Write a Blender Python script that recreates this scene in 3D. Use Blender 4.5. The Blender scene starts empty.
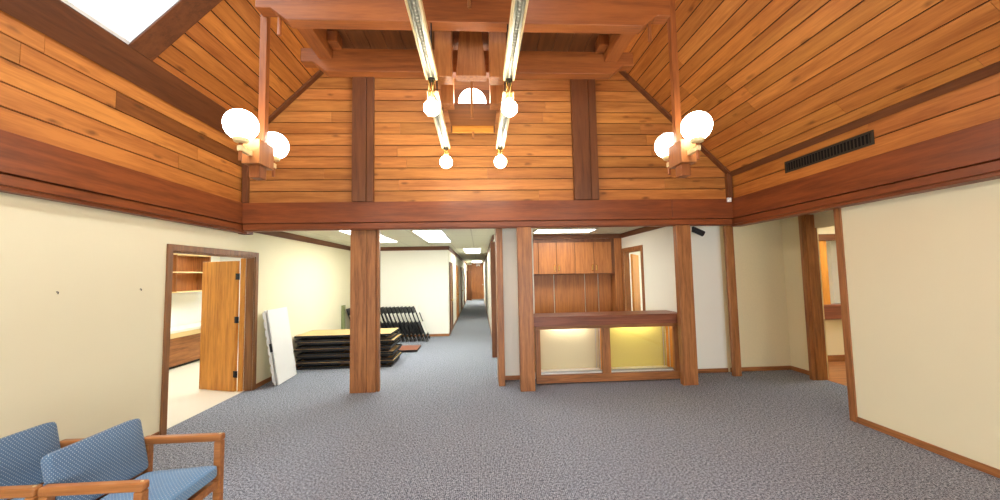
import bpy, bmesh, math, random
from mathutils import Vector, Matrix
random.seed(7)
C = bpy.context.scene.collection
PI = math.pi

# ------------------------------------------------------------------ materials
def new_mat(name):
    m = bpy.data.materials.new(name); m.use_nodes = True
    nt = m.node_tree; nt.nodes.clear()
    out = nt.nodes.new('ShaderNodeOutputMaterial')
    b = nt.nodes.new('ShaderNodeBsdfPrincipled')
    nt.links.new(b.outputs[0], out.inputs[0])
    return m, nt, b, out

def srgb(r, g, b):
    f = lambda c: (c/255/12.92) if c/255 <= 0.04045 else ((c/255+0.055)/1.055)**2.4
    return (f(r), f(g), f(b), 1)

def N(nt, t, **k):
    n = nt.nodes.new(t)
    for a, v in k.items(): setattr(n, a, v)
    return n

def math_node(nt, op, a, b=None):
    n = N(nt, 'ShaderNodeMath', operation=op)
    for i, v in enumerate((a, b)):
        if v is None: continue
        if isinstance(v, (int, float)): n.inputs[i].default_value = v
        else: nt.links.new(v, n.inputs[i])
    return n.outputs[0]

def mix(nt, fac, a, b, blend='MIX'):
    n = N(nt, 'ShaderNodeMix', data_type='RGBA', blend_type=blend)
    for s, v in ((n.inputs[0], fac), (n.inputs[6], a), (n.inputs[7], b)):
        if isinstance(v, (int, float)): s.default_value = v
        elif isinstance(v, tuple): s.default_value = v
        else: nt.links.new(v, s)
    return n.outputs[2]

def wood(name, light, dark, axis, rough=0.45, grain=16, knots=0.0, tint=False, spec=0.4, bump=0.05, along=1.1):
    m, nt, b, _ = new_mat(name)
    tc = N(nt, 'ShaderNodeTexCoord')
    mp = N(nt, 'ShaderNodeMapping'); nt.links.new(tc.outputs['Object'], mp.inputs[0])
    sc = [grain]*3; sc[axis] = along; mp.inputs['Scale'].default_value = sc
    vec = mp.outputs[0]
    if tint:
        at = N(nt, 'ShaderNodeAttribute', attribute_name='tint')
        add = N(nt, 'ShaderNodeVectorMath', operation='ADD'); nt.links.new(vec, add.inputs[0])
        scl = N(nt, 'ShaderNodeVectorMath', operation='SCALE'); nt.links.new(at.outputs['Vector'], scl.inputs[0]); scl.inputs['Scale'].default_value = 37.0
        nt.links.new(scl.outputs[0], add.inputs[1]); vec = add.outputs[0]
    n1 = N(nt, 'ShaderNodeTexNoise'); n1.inputs['Scale'].default_value = 1.0; n1.inputs['Detail'].default_value = 5; n1.inputs['Distortion'].default_value = 0.6
    nt.links.new(vec, n1.inputs['Vector'])
    n2 = N(nt, 'ShaderNodeTexNoise'); n2.inputs['Scale'].default_value = 5.0; n2.inputs['Detail'].default_value = 3
    nt.links.new(vec, n2.inputs['Vector'])
    f = math_node(nt, 'ADD', math_node(nt, 'MULTIPLY', n1.outputs[0], 0.7), math_node(nt, 'MULTIPLY', n2.outputs[0], 0.3))
    r = N(nt, 'ShaderNodeValToRGB'); nt.links.new(f, r.inputs[0])
    r.color_ramp.elements[0].position = 0.33; r.color_ramp.elements[0].color = dark
    r.color_ramp.elements[1].position = 0.62; r.color_ramp.elements[1].color = light
    col = r.outputs[0]
    if knots:
        mk = N(nt, 'ShaderNodeMapping'); nt.links.new(tc.outputs['Object'], mk.inputs[0])
        s = [8.0]*3; s[axis] = 2.6; mk.inputs['Scale'].default_value = s
        nz = N(nt, 'ShaderNodeTexNoise'); nz.inputs['Scale'].default_value = 9; nt.links.new(tc.outputs['Object'], nz.inputs['Vector'])
        vm = N(nt, 'ShaderNodeVectorMath', operation='MULTIPLY_ADD'); nt.links.new(nz.outputs['Color'], vm.inputs[0]); vm.inputs[1].default_value = (.22,)*3; nt.links.new(mk.outputs[0], vm.inputs[2])
        v = N(nt, 'ShaderNodeTexVoronoi'); v.inputs['Scale'].default_value = 1.0; nt.links.new(vm.outputs[0], v.inputs['Vector'])
        rk = N(nt, 'ShaderNodeValToRGB'); nt.links.new(v.outputs['Distance'], rk.inputs[0])
        rk.color_ramp.elements[0].position = 0.07; rk.color_ramp.elements[0].color = (1,1,1,1)
        rk.color_ramp.elements[1].position = 0.22; rk.color_ramp.elements[1].color = (0,0,0,1)
        sv = N(nt, 'ShaderNodeSeparateXYZ'); nt.links.new(v.outputs['Color'], sv.inputs[0]); keep = math_node(nt, 'LESS_THAN', sv.outputs[0], .5)
        col = mix(nt, math_node(nt, 'MULTIPLY', math_node(nt, 'MULTIPLY', rk.outputs[0], keep), knots), col, tuple(c*0.42 for c in dark[:3])+(1,))
    if tint:
        col = mix(nt, 1.0, col, at.outputs['Color'], 'MULTIPLY')
    nt.links.new(col, b.inputs['Base Color'])
    b.inputs['Roughness'].default_value = rough; b.inputs['Specular IOR Level'].default_value = spec
    if bump:
        bp = N(nt, 'ShaderNodeBump'); bp.inputs['Strength'].default_value = bump; bp.inputs['Distance'].default_value = 0.004
        nt.links.new(f, bp.inputs['Height']); nt.links.new(bp.outputs[0], b.inputs['Normal'])
    return m

def plain(name, col, rough=0.6, metal=0.0, spec=0.4, noise=0.0, nscale=30, bump=0.0):
    m, nt, b, _ = new_mat(name)
    b.inputs['Roughness'].default_value = rough; b.inputs['Metallic'].default_value = metal; b.inputs['Specular IOR Level'].default_value = spec
    if noise or bump:
        tc = N(nt, 'ShaderNodeTexCoord'); n = N(nt, 'ShaderNodeTexNoise'); n.inputs['Scale'].default_value = nscale; n.inputs['Detail'].default_value = 4
        nt.links.new(tc.outputs['Object'], n.inputs['Vector'])
        c2 = tuple(c*(1-noise) for c in col[:3])+(1,)
        nt.links.new(mix(nt, n.outputs[0], col, c2), b.inputs['Base Color'])
        if bump:
            bp = N(nt, 'ShaderNodeBump'); bp.inputs['Strength'].default_value = bump; bp.inputs['Distance'].default_value = 0.003
            nt.links.new(n.outputs[0], bp.inputs['Height']); nt.links.new(bp.outputs[0], b.inputs['Normal'])
    else: b.inputs['Base Color'].default_value = col
    return m

def emis(name, col, s):
    m, nt, b, _ = new_mat(name)
    b.inputs['Base Color'].default_value = (.9,.9,.88,1); b.inputs['Roughness'].default_value = .35
    b.inputs['Emission Color'].default_value = col; b.inputs['Emission Strength'].default_value = s
    return m

M = {}
PINE_L, PINE_D = srgb(204,134,66), srgb(162,97,42)
M['pine_x'] = wood('knotty_pine_across', PINE_L, PINE_D, 0, knots=.75, tint=True, rough=.5, grain=14)
M['pine_y'] = wood('knotty_pine_along', srgb(206,133,62), srgb(164,95,39), 1, knots=.75, tint=True, rough=.5, grain=14)
RED_L, RED_D = srgb(144,76,36), srgb(106,51,24)
for i, a in enumerate('xyz'):
    M['red_'+a] = wood('stained_redwood_'+a, RED_L, RED_D, i, rough=.42, grain=12)
    M['dark_'+a] = wood('dark_stained_trim_'+a, srgb(120,72,38), srgb(90,50,26), i, rough=.5, grain=14)
    M['oak_'+a] = wood('oak_'+a, srgb(176,116,66), srgb(120,74,40), i, rough=.42, grain=26, along=1.8)
    M['gold_'+a] = wood('golden_oak_'+a, srgb(222,152,62), srgb(180,110,38), i, rough=.4, grain=22, along=1.5)
    M['frame_'+a] = wood('fixture_cedar_'+a, srgb(160,92,44), srgb(120,64,29), i, rough=.42, grain=12)
for i, a in enumerate('xyz'): M['casing_'+a] = wood('stained_casing_'+a, srgb(146,98,56), srgb(106,68,38), i, rough=.42, grain=24)
M['cab_z'] = wood('cabinet_oak', srgb(182,116,62), srgb(140,82,42), 2, rough=.4, grain=30, along=2.0)
M['walnut_x'] = wood('counter_top_oak', srgb(142,82,54), srgb(104,56,36), 0, rough=.38, grain=22)
M['chair_wood'] = wood('chair_oak', srgb(186,122,66), srgb(142,86,42), 0, rough=.35, grain=30)
M['gap'] = plain('board_gap_backing', srgb(30,16,9), .9)
M['wall'] = plain('cream_wall_paint', srgb(236,228,194), .75, noise=.03, nscale=2.5, bump=.03)
M['wall_white'] = plain('white_wall_paint', srgb(246,244,230), .75, noise=.02, nscale=2.5)
M['burlap'] = plain('tan_wall_cloth', srgb(240,226,186), .85, noise=.12, nscale=60, bump=.1)
M['plaster'] = plain('white_plaster', srgb(238,238,234), .7)
M['white'] = plain('white_enamel', srgb(240,240,236), .4)
M['vinyl'] = plain('white_vinyl_floor', srgb(236,232,216), .35, noise=.03, nscale=4)
M['black'] = plain('black_plastic', srgb(24,24,26), .5)
M['black_metal'] = plain('black_metal', srgb(34,34,36), .35, metal=.6)
M['charcoal'] = plain('table_edge_black', srgb(27,27,29), .55, noise=.3, nscale=18)
M['vent'] = plain('bronze_vent_metal', srgb(66,62,52), .45, metal=.5)
M['vent_dark'] = plain('vent_interior', srgb(10,10,10), .9)
M['brass'] = plain('polished_brass', srgb(226,190,120), .22, metal=1.0)
M['steel'] = plain('brushed_steel', srgb(200,200,196), .3, metal=1.0)
M['track_metal'] = plain('track_metal', srgb(146,144,130), .4, metal=.7)
M['poly'] = plain('white_plastic_table', srgb(232,232,226), .5, noise=.03, nscale=40)
M['tabletop'] = plain('tabletop_laminate', srgb(204,170,112), .45, noise=.06, nscale=30)
M['laminate'] = plain('tan_laminate', srgb(226,200,146), .4, noise=.05, nscale=30)
M['laminate_brown'] = plain('brown_laminate', srgb(142,86,62), .4, noise=.1, nscale=30)
M['olive'] = plain('olive_board', srgb(150,156,104), .6)
M['parquet'] = wood('parquet', srgb(190,126,74), srgb(150,92,50), 0, rough=.35, grain=14)
M['globe'] = emis('opal_globe', (1,.95,.84,1), 9)
M['bulb'] = emis('frosted_bulb', (1,.93,.76,1), 32)
M['tube'] = emis('lit_diffuser', (1,1,.96,1), 7)
M['tube_dim'] = emis('dim_diffuser', (1,1,.92,1), 7.0)
M['tube_hall'] = emis('hall_diffuser', (1,1,.94,1), 3.5)
M['case_white'] = emis('case_tube_white', (1,1,.9,1), 10)
M['case_yellow'] = emis('case_tube_yellow', (1,.97,.58,1), 9)

def peg_mat(name, col):
    return plain(name, col, .6, noise=.08, nscale=30)
M['pegL'] = peg_mat('case_back_tan', srgb(214,205,166)); M['pegR'] = peg_mat('case_back_yellow', srgb(212,198,112))

def carpet():
    m, nt, b, _ = new_mat('grey_loop_carpet')
    tc = N(nt, 'ShaderNodeTexCoord')
    n1 = N(nt, 'ShaderNodeTexNoise'); n1.inputs['Scale'].default_value = 120; n1.inputs['Detail'].default_value = 2; n1.inputs['Roughness'].default_value = .7
    n2 = N(nt, 'ShaderNodeTexNoise'); n2.inputs['Scale'].default_value = 1.3; n2.inputs['Detail'].default_value = 3
    n3 = N(nt, 'ShaderNodeTexNoise'); n3.inputs['Scale'].default_value = 48; n3.inputs['Detail'].default_value = 2
    for n in (n1, n2, n3): nt.links.new(tc.outputs['Object'], n.inputs['Vector'])
    w = N(nt, 'ShaderNodeTexWave', wave_type='BANDS', bands_direction='X'); w.inputs['Scale'].default_value = 20; w.inputs['Distortion'].default_value = .6
    nt.links.new(tc.outputs['Object'], w.inputs['Vector'])
    f = math_node(nt, 'ADD', math_node(nt, 'MULTIPLY', n1.outputs[0], .62), math_node(nt, 'MULTIPLY', n3.outputs[0], .30))
    f = math_node(nt, 'ADD', f, math_node(nt, 'MULTIPLY', w.outputs['Fac'], .05))
    r = N(nt, 'ShaderNodeValToRGB'); nt.links.new(f, r.inputs[0])
    r.color_ramp.elements[0].position = .43; r.color_ramp.elements[0].color = srgb(68,73,83)
    r.color_ramp.elements[1].position = .57; r.color_ramp.elements[1].color = srgb(198,204,216)
    col = mix(nt, math_node(nt, 'MULTIPLY', n2.outputs[0], .25), r.outputs[0], srgb(104,110,122))
    nt.links.new(col, b.inputs['Base Color']); b.inputs['Roughness'].default_value = .95; b.inputs['Specular IOR Level'].default_value = .1
    bp = N(nt, 'ShaderNodeBump'); bp.inputs['Strength'].default_value = .5; bp.inputs['Distance'].default_value = .006
    nt.links.new(f, bp.inputs['Height']); nt.links.new(bp.outputs[0], b.inputs['Normal'])
    return m
M['carpet'] = carpet()

def fabric(name, ax, ay, base=(78,112,150), spacing=.021):
    m, nt, b, _ = new_mat(name)
    tc = N(nt, 'ShaderNodeTexCoord'); sp = N(nt, 'ShaderNodeSeparateXYZ'); nt.links.new(tc.outputs['Object'], sp.inputs[0])
    oz = ({0, 1, 2} - {ax, ay}).pop()
    a_ = math_node(nt, 'ADD', sp.outputs[ax], sp.outputs[oz])
    u = math_node(nt, 'MULTIPLY', math_node(nt, 'ADD', a_, sp.outputs[ay]), 1/spacing)
    v = math_node(nt, 'MULTIPLY', math_node(nt, 'SUBTRACT', a_, sp.outputs[ay]), 1/spacing)
    def cell(x):
        c = math_node(nt, 'SUBTRACT', math_node(nt, 'FRACT', math_node(nt, 'ADD', x, 100.0)), .5)
        return math_node(nt, 'MULTIPLY', c, c)
    d = math_node(nt, 'SQRT', math_node(nt, 'ADD', cell(u), cell(v)))
    rk = N(nt, 'ShaderNodeValToRGB'); nt.links.new(d, rk.inputs[0])
    rk.color_ramp.elements[0].position = .10; rk.color_ramp.elements[0].color = (1,1,1,1)
    rk.color_ramp.elements[1].position = .22; rk.color_ramp.elements[1].color = (0,0,0,1)
    n = N(nt, 'ShaderNodeTexNoise'); n.inputs['Scale'].default_value = 220; n.inputs['Detail'].default_value = 2; nt.links.new(tc.outputs['Object'], n.inputs['Vector'])
    c0 = mix(nt, n.outputs[0], srgb(*[c*.78 for c in base]), srgb(*[min(255, c*1.22) for c in base]))
    col = mix(nt, math_node(nt, 'MULTIPLY', rk.outputs[0], .8), c0, srgb(196,206,206))
    nt.links.new(col, b.inputs['Base Color']); b.inputs['Roughness'].default_value = .9; b.inputs['Specular IOR Level'].default_value = .15
    b.inputs['Sheen Weight'].default_value = .2
    bp = N(nt, 'ShaderNodeBump'); bp.inputs['Strength'].default_value = .3; bp.inputs['Distance'].default_value = .002
    nt.links.new(n.outputs[0], bp.inputs['Height']); nt.links.new(bp.outputs[0], b.inputs['Normal'])
    return m
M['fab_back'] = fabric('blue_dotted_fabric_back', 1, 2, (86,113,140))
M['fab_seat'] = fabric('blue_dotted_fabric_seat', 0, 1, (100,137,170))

def tiles():
    m, nt, b, _ = new_mat('acoustic_ceiling_tile')
    tc = N(nt, 'ShaderNodeTexCoord'); sp = N(nt, 'ShaderNodeSeparateXYZ'); nt.links.new(tc.outputs['Object'], sp.inputs[0])
    def line(o, per):
        fr = math_node(nt, 'FRACT', math_node(nt, 'ADD', math_node(nt, 'MULTIPLY', o, 1/per), 50.25))
        return math_node(nt, 'LESS_THAN', fr, .02/per)
    g = math_node(nt, 'MAXIMUM', line(sp.outputs[0], .61), line(sp.outputs[1], 1.22))
    n = N(nt, 'ShaderNodeTexNoise'); n.inputs['Scale'].default_value = 45; n.inputs['Detail'].default_value = 3; nt.links.new(tc.outputs['Object'], n.inputs['Vector'])
    c = mix(nt, n.outputs[0], srgb(226,226,204), srgb(204,204,182))
    nt.links.new(mix(nt, math_node(nt, 'MULTIPLY', g, .6), c, srgb(172,168,150)), b.inputs['Base Color']); b.inputs['Roughness'].default_value = .9
    return m
M['tiles'] = tiles()

def glass(name, tr=(1,1,1,1)):
    m, nt, b, out = new_mat(name)
    nt.nodes.remove(b)
    t = N(nt, 'ShaderNodeBsdfTransparent'); t.inputs[0].default_value = tr; g = N(nt, 'ShaderNodeBsdfGlossy'); g.inputs['Roughness'].default_value = .03
    fr = N(nt, 'ShaderNodeFresnel'); fr.inputs['IOR'].default_value = 1.45
    mx = N(nt, 'ShaderNodeMixShader'); nt.links.new(fr.outputs[0], mx.inputs[0]); nt.links.new(t.outputs[0], mx.inputs[1]); nt.links.new(g.outputs[0], mx.inputs[2])
    nt.links.new(mx.outputs[0], out.inputs[0])
    return m
M['glass'] = glass('clear_glass'); M['sky_pane'] = glass('tinted_skylight_glazing', (.75,.76,.77,1))

# ------------------------------------------------------------------ mesh helpers
class MB:
    def __init__(s): s.bm = bmesh.new(); s.tints = []
    def hexa(s, pts, tint=None):
        v = [s.bm.verts.new(p) for p in pts]
        fs = []
        for q in ((0,3,2,1),(4,5,6,7),(0,1,5,4),(1,2,6,5),(2,3,7,6),(3,0,4,7)):
            fs.append(s.bm.faces.new([v[i] for i in q]))
        s.tints += [tint]*len(fs)
        return s
    def box(s, x0, x1, y0, y1, z0, z1, tint=None):
        return s.hexa([(x0,y0,z0),(x1,y0,z0),(x1,y1,z0),(x0,y1,z0),(x0,y0,z1),(x1,y0,z1),(x1,y1,z1),(x0,y1,z1)], tint)
    def obox(s, c, ux, uy, uz, hx, hy, hz):
        c, ux, uy, uz = map(Vector, (c, ux, uy, uz))
        P = lambda a, b, d: tuple(c + ux*a*hx + uy*b*hy + uz*d*hz)
        return s.hexa([P(-1,-1,-1),P(1,-1,-1),P(1,1,-1),P(-1,1,-1),P(-1,-1,1),P(1,-1,1),P(1,1,1),P(-1,1,1)])
    def prism(s, poly, y0, y1, axis=1):
        # polygon in the other two axes, extruded along axis
        def P(a, b, y):
            return {0:(y,a,b), 1:(a,y,b), 2:(a,b,y)}[axis]
        A = [s.bm.verts.new(P(a,b,y0)) for a, b in poly]; B = [s.bm.verts.new(P(a,b,y1)) for a, b in poly]
        n = len(poly); s.bm.faces.new(A); s.bm.faces.new(B[::-1])
        for i in range(n): s.bm.faces.new((A[i], B[i], B[(i+1)%n], A[(i+1)%n]))
        s.tints += [None]*(n+2); return s
    def bar(s, a, b, r, seg=12, r2=None):
        a, b = Vector(a), Vector(b); d = (b-a); r2 = r if r2 is None else r2
        q = d.to_track_quat('Z', 'Y')
        A, B = [], []
        for i in range(seg):
            t = 2*PI*i/seg; o = Vector((math.cos(t), math.sin(t), 0))
            A.append(s.bm.verts.new(a + q @ (o*r))); B.append(s.bm.verts.new(b + q @ (o*r2)))
        s.bm.faces.new(A[::-1]); s.bm.faces.new(B)
        for i in range(seg): s.bm.faces.new((A[i], A[(i+1)%seg], B[(i+1)%seg], B[i]))
        s.tints += [None]*(seg+2); return s
    def tube(s, pts, r, seg=10):
        for a, b in zip(pts, pts[1:]): s.bar(a, b, r, seg)
        return s
    def lathe(s, prof, c=(0,0,0), seg=32):
        rings = []
        for r, z in prof:
            if r < 1e-6: rings.append([s.bm.verts.new((c[0], c[1], c[2]+z))])
            else: rings.append([s.bm.verts.new((c[0]+r*math.cos(2*PI*i/seg), c[1]+r*math.sin(2*PI*i/seg), c[2]+z)) for i in range(seg)])
        n0 = len(s.bm.faces)
        for A, B in zip(rings, rings[1:]):
            for i in range(seg):
                j = (i+1) % seg
                if len(A) == 1 and len(B) == 1: continue
                if len(A) == 1: s.bm.faces.new((A[0], B[j], B[i]))
                elif len(B) == 1: s.bm.faces.new((A[i], A[j], B[0]))
                else: s.bm.faces.new((A[i], A[j], B[j], B[i]))
        for R, f in ((rings[0], 1), (rings[-1], 0)):
            if len(R) > 1: s.bm.faces.new(R[::-1] if f else R)
        s.tints += [None]*(len(s.bm.faces)-n0); return s
    def sphere(s, c, r, seg=32, rings=16, z0=-1.0, z1=1.0, sz=1.0):
        a0, a1 = math.asin(z0), math.asin(z1); prof = []
        for i in range(rings+1):
            a = a0 + (a1-a0)*i/rings
            prof.append((max(0.0, r*math.cos(a)) if abs(abs(a)-PI/2) > 1e-4 else 0.0, r*math.sin(a)*sz))
        return s.lathe(prof, c, seg)
    def build(s, name, mat, parent=None, bevel=0.0, smooth=False, segs=2, subsurf=0):
        bmesh.ops.recalc_face_normals(s.bm, faces=s.bm.faces)
        me = bpy.data.meshes.new(name)
        use_t = any(t is not None for t in s.tints)
        s.bm.to_mesh(me); s.bm.free()
        if use_t:
            ca = me.color_attributes.new('tint', 'FLOAT_COLOR', 'CORNER')
            for p, t in zip(me.polygons, s.tints):
                for li in p.loop_indices: ca.data[li].color = (t or (1,1,1,1))
        me.materials.append(mat)
        if smooth:
            for p in me.polygons: p.use_smooth = True
        o = bpy.data.objects.new(name, me); C.objects.link(o)
        if parent is not None: o.parent = parent
        if bevel:
            b = o.modifiers.new('Bevel', 'BEVEL'); b.width = bevel; b.segments = segs; b.limit_method = 'ANGLE'; b.angle_limit = .6
        if subsurf:
            b = o.modifiers.new('Sub', 'SUBSURF'); b.levels = subsurf; b.render_levels = subsurf
        return o

def box(name, b, mat, parent=None, bevel=0.0):
    return MB().box(*b).build(name, mat, parent, bevel)
def struct(o): o['kind'] = 'structure'; return o
def tag(o, label, cat, group=None):
    o['label'] = label; o['category'] = cat
    if group: o['group'] = group
    return o
def thing(name, label, cat, loc=(0,0,0), rz=0, group=None):
    o = bpy.data.objects.new(name, None); C.objects.link(o); o.location = loc; o.rotation_euler = (0,0,rz); o.empty_display_size = .1
    return tag(o, label, cat, group)
def copy_tree(o, parent=None):
    c = o.copy(); C.objects.link(c)
    if parent is not None: c.parent = parent
    for ch in list(o.children): copy_tree(ch, c)
    return c
def shade_smooth_by_angle(o):
    for p in o.data.polygons: p.use_smooth = True

# ------------------------------------------------------------------ key dimensions
XL, XR, YF = -3.48, 4.05, 5.70           # inner faces of the fascia beams
ZB, ZT = 2.47, 2.885                     # fascia bottom and top
WL, WR = -3.62, 4.25                     # wall faces below
YB = -4.5                                # wall behind the camera
KL, KR = 3.80, 3.27                      # top of the boarded strip above the fascia, left and right
RX = (KR + XR - (KL - XL))/2             # ridge
RZ = KL + RX - XL
CZ = 2.62                                # flat ceilings
def zl(x): return KL + (x - XL)
def zr(x): return KR + (XR - x)

# ------------------------------------------------------------------ floors
struct(box('floor', (WL-.1, 5.42, YB-.1, 28.2, -.12, 0), M['carpet']))
struct(box('floor', (-7.0, WL-.1, 3.6, 10.2, -.12, .004), M['vinyl']))
struct(box('floor', (5.42, 10.2, 3.0, 10.2, -.12, .002), M['parquet']))

# ------------------------------------------------------------------ walls below the fascia
DN0, DN1, DH = 4.63, 6.28, 2.11          # left doorway
w = MB(); w.box(WL-.12, WL, YB, DN0, 0, CZ).box(WL-.12, WL, DN1, 11.2, 0, CZ).box(WL-.12, WL, DN0, DN1, DH, CZ)
struct(w.build('wall_left', M['wall']))
struct(box('wall_right', (WR, WR+.14, YB, 4.20, 0, CZ), M['wall']))
struct(box('wall_back', (WL, -.9, 11.1, 11.22, 0, CZ), M['wall_white']))
w = MB().box(-1.02, -.9, 11.22, 27.6, 0, CZ); struct(w.build('wall_hall_left', M['wall_white']))
w = MB().box(.34, .46, 8.14, 27.6, 0, CZ).box(.40, .46, 6.47, 8.06, 0, CZ); struct(w.build('wall_hall_right', M['wall_white']))
struct(box('wall_hall_end', (-1.02, .6, 27.6, 27.7, 0, CZ), M['wall_white']))
struct(box('wall_panel_left', (.39, .93, 6.35, 6.47, 0, CZ), M['wall_white']))
struct(box('wall_panel_middle', (3.36, 4.25, 6.35, 6.47, 0, CZ), M['wall_white']))
struct(box('wall_panel_right', (4.25, 5.52, 6.36, 6.48, 0, CZ), M['burlap']))
struct(box('wall_alcove_right', (5.40, 5.52, 5.77, 6.36, 0, CZ), M['burlap']))
w = MB().box(3.24, 3.36, 5.845, 7.30, 0, CZ).box(3.24, 3.36, 8.22, 8.62, 0, CZ).box(3.24, 3.36, 7.30, 8.22, 2.22, CZ)
struct(w.build('wall_reception_right', M['wall_white']))
struct(box('wall_reception_back', (.46, 3.36, 8.62, 8.74, 0, CZ), M['wall_white']))
struct(box('wall_office_back', (3.36, 5.6, 9.6, 9.7, 0, CZ), M['wall_white']))
struct(box('wall_office_right', (5.6, 5.7, 6.48, 9.7, 0, CZ), M['wall_white']))
struct(box('wall_recess', (WR+.14, 5.6, 3.9, 4.02, 0, CZ), M['wall']))
struct(box('wall_hall_cap', (5.40, 5.52, 4.02, 4.30, 0, CZ), M['wall']))
struct(box('wall_lintel', (5.40, 5.52, 4.30, 5.77, 2.40, CZ), M['wall']))

# side room beyond the left doorway
w = MB().box(-6.75, -6.63, 3.6, 10.2, 0, CZ); struct(w.build('wall_side_room_far', M['plaster']))
struct(box('wall_side_room_end', (-6.63, WL-.12, 10.0, 10.12, 0, CZ), M['plaster']))
struct(box('wall_side_room_near', (-6.63, WL-.12, 3.6, 3.72, 0, CZ), M['plaster']))

# unseen wall behind the camera; large windows added to bring daylight, boarded gable above
w = MB().box(WL, -2.9, YB-.12, YB, 0, CZ).box(3.5, WR, YB-.12, YB, 0, CZ).box(-2.9, 3.5, YB-.12, YB, 0, .25).box(-2.9, 3.5, YB-.12, YB, 2.35, CZ).box(.2, .4, YB-.12, YB, .25, 2.35)
struct(w.build('wall_rear', M['wall']))
for i, (a, b) in enumerate(((-2.9, .2), (.4, 3.5))):
    f = MB().box(a, a+.06, YB-.1, YB-.02, .25, 2.35).box(b-.06, b, YB-.1, YB-.02, .25, 2.35).box(a, b, YB-.1, YB-.02, .25, .31).box(a, b, YB-.1, YB-.02, 2.29, 2.35).box((a+b)/2-.03, (a+b)/2+.03, YB-.1, YB-.02, .25, 2.35)
    wo = struct(f.build('window_%d' % (i+1), M['oak_z']))
    box('window_pane', (a+.06, b-.06, YB-.065, YB-.055, .31, 2.29), M['glass'], wo)

# ------------------------------------------------------------------ flat ceilings
struct(box('ceiling', (WL-.12, 5.6, 5.84, 28.2, CZ, CZ+.1), M['tiles']))
struct(box('ceiling', (4.2, 5.6, 2.9, 5.84, CZ, CZ+.1), M['tiles']))
struct(box('ceiling', (-7.0, WL-.12, 3.5, 10.3, CZ, CZ+.1), M['tiles']))
struct(box('ceiling', (5.6, 10.3, 2.9, 10.3, CZ, CZ+.1), M['tiles']))

# ------------------------------------------------------------------ baseboards and crown trims
BBH, BBT = .07, .014
def bb(name, b): struct(box(name, b, M['oak_y' if (b[3]-b[2]) > (b[1]-b[0]) else 'oak_x'], bevel=.003))
bb('baseboard_left', (WL, WL+BBT, YB, DN0-.09, 0, BBH)); bb('baseboard_left', (WL, WL+BBT, DN1+.09, 11.1, 0, BBH))
bb('baseboard_right', (WR-BBT, WR, YB, 4.12, 0, BBH)); bb('baseboard_back', (WL, -.9, 11.1-BBT, 11.1, 0, BBH))
bb('baseboard_panel', (.40, .84, 6.35-BBT, 6.35, 0, BBH)); bb('baseboard_panel', (3.36, 4.25, 6.35-BBT, 6.35, 0, BBH)); bb('baseboard_panel', (4.30, 5.40, 6.36-BBT, 6.36, 0, BBH))
bb('baseboard_alcove', (5.40-BBT, 5.40, 5.78, 6.35, 0, BBH))
bb('baseboard_hall', (-.9, -.9+BBT, 11.1, 27.6, 0, BBH)); bb('baseboard_hall', (.34-BBT, .34, 8.16, 27.6, 0, BBH))
def crown(b): struct(box('trim_crown', b, M['dark_y' if (b[3]-b[2]) > (b[1]-b[0]) else 'dark_x'], bevel=.004))
crown((WL, WL+.03, 5.86, 11.1, CZ-.115, CZ)); crown((WL, -.87, 11.07, 11.1, CZ-.115, CZ)); crown((-.9, -.87, 11.07, 27.6, CZ-.115, CZ))
crown((.31, .34, 8.16, 27.6, CZ-.09, CZ)); crown((3.21, 3.24, 5.86, 8.3, CZ-.10, CZ)); crown((.46, 3.24, 8.28, 8.31, CZ-.10, CZ))

# ------------------------------------------------------------------ fascia beams round the hall (two boards with a reveal between)
def fascia(name, boxes):
    m, ax = boxes[-1]
    o = MB()
    for b in boxes[:-1]: o.box(*b)
    return struct(o.build(name, M['red_'+'xyz'[ax]], bevel=.004))
seam = 3.06
fascia('trim_beam_far', [(XL, seam-.002, YF, YF+.14, ZB+.105, ZT), (seam+.002, XR, YF, YF+.14, ZB+.105, ZT), (XL, XR, YF+.02, YF+.14, ZB+.015, ZB+.095), (XL-.02, XR+.02, YF+.05, YF+.14, ZB, ZB+.105), ('', 0)])
fascia('trim_beam_left', [(XL-.16, XL, YB, YF+.14, ZB+.105, ZT), (XL-.16, XL-.02, YB, YF+.14, ZB+.015, ZB+.095), (XL-.16, XL-.05, YB, YF+.14, ZB-.02, ZB+.105), ('', 1)])
fascia('trim_beam_right', [(XR, XR+.16, YB, YF+.14, ZB+.105, ZT), (XR+.02, XR+.16, YB, YF+.14, ZB+.015, ZB+.095), (XR+.05, XR+.22, YB, YF+.14, ZB-.02, ZB+.105), ('', 1)])
fascia('trim_beam_rear', [(XL, XR, YB-.02, YB+.12, ZB+.105, ZT), (XL, XR, YB-.02, YB+.1, ZB, ZB+.095), ('', 0)])

# ------------------------------------------------------------------ boarded surfaces of the lantern ceiling
def tint():
    a = random.uniform(.78, 1.10); w = random.uniform(.94, 1.06)
    return (a, a*w, a*w*random.uniform(.9, 1.05), 1)
PITCH, GAP, TH = .178, .011, .022
def board_run(mb, P, a0, a1, s0, s1, e0=0, e1=0, tn=None):
    """one board between lengths a0..a1 and across s0..s1; e0/e1 lengthen its upper edge; P maps (a, s, depth) to space"""
    mb.hexa([P(a0,s0,0), P(a1,s0,0), P(a1+e1,s1,0), P(a0+e0,s1,0), P(a0,s0,TH), P(a1,s0,TH), P(a1+e1,s1,TH), P(a0+e0,s1,TH)], tn or tint())
def split(a0, a1, lo=2.2, hi=4.6):
    xs = [a0]
    x = a0 + random.uniform(.6, hi)
    while x < a1 - .6: xs.append(x); x += random.uniform(lo, hi)
    return list(zip(xs, xs[1:]+[a1]))

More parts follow.
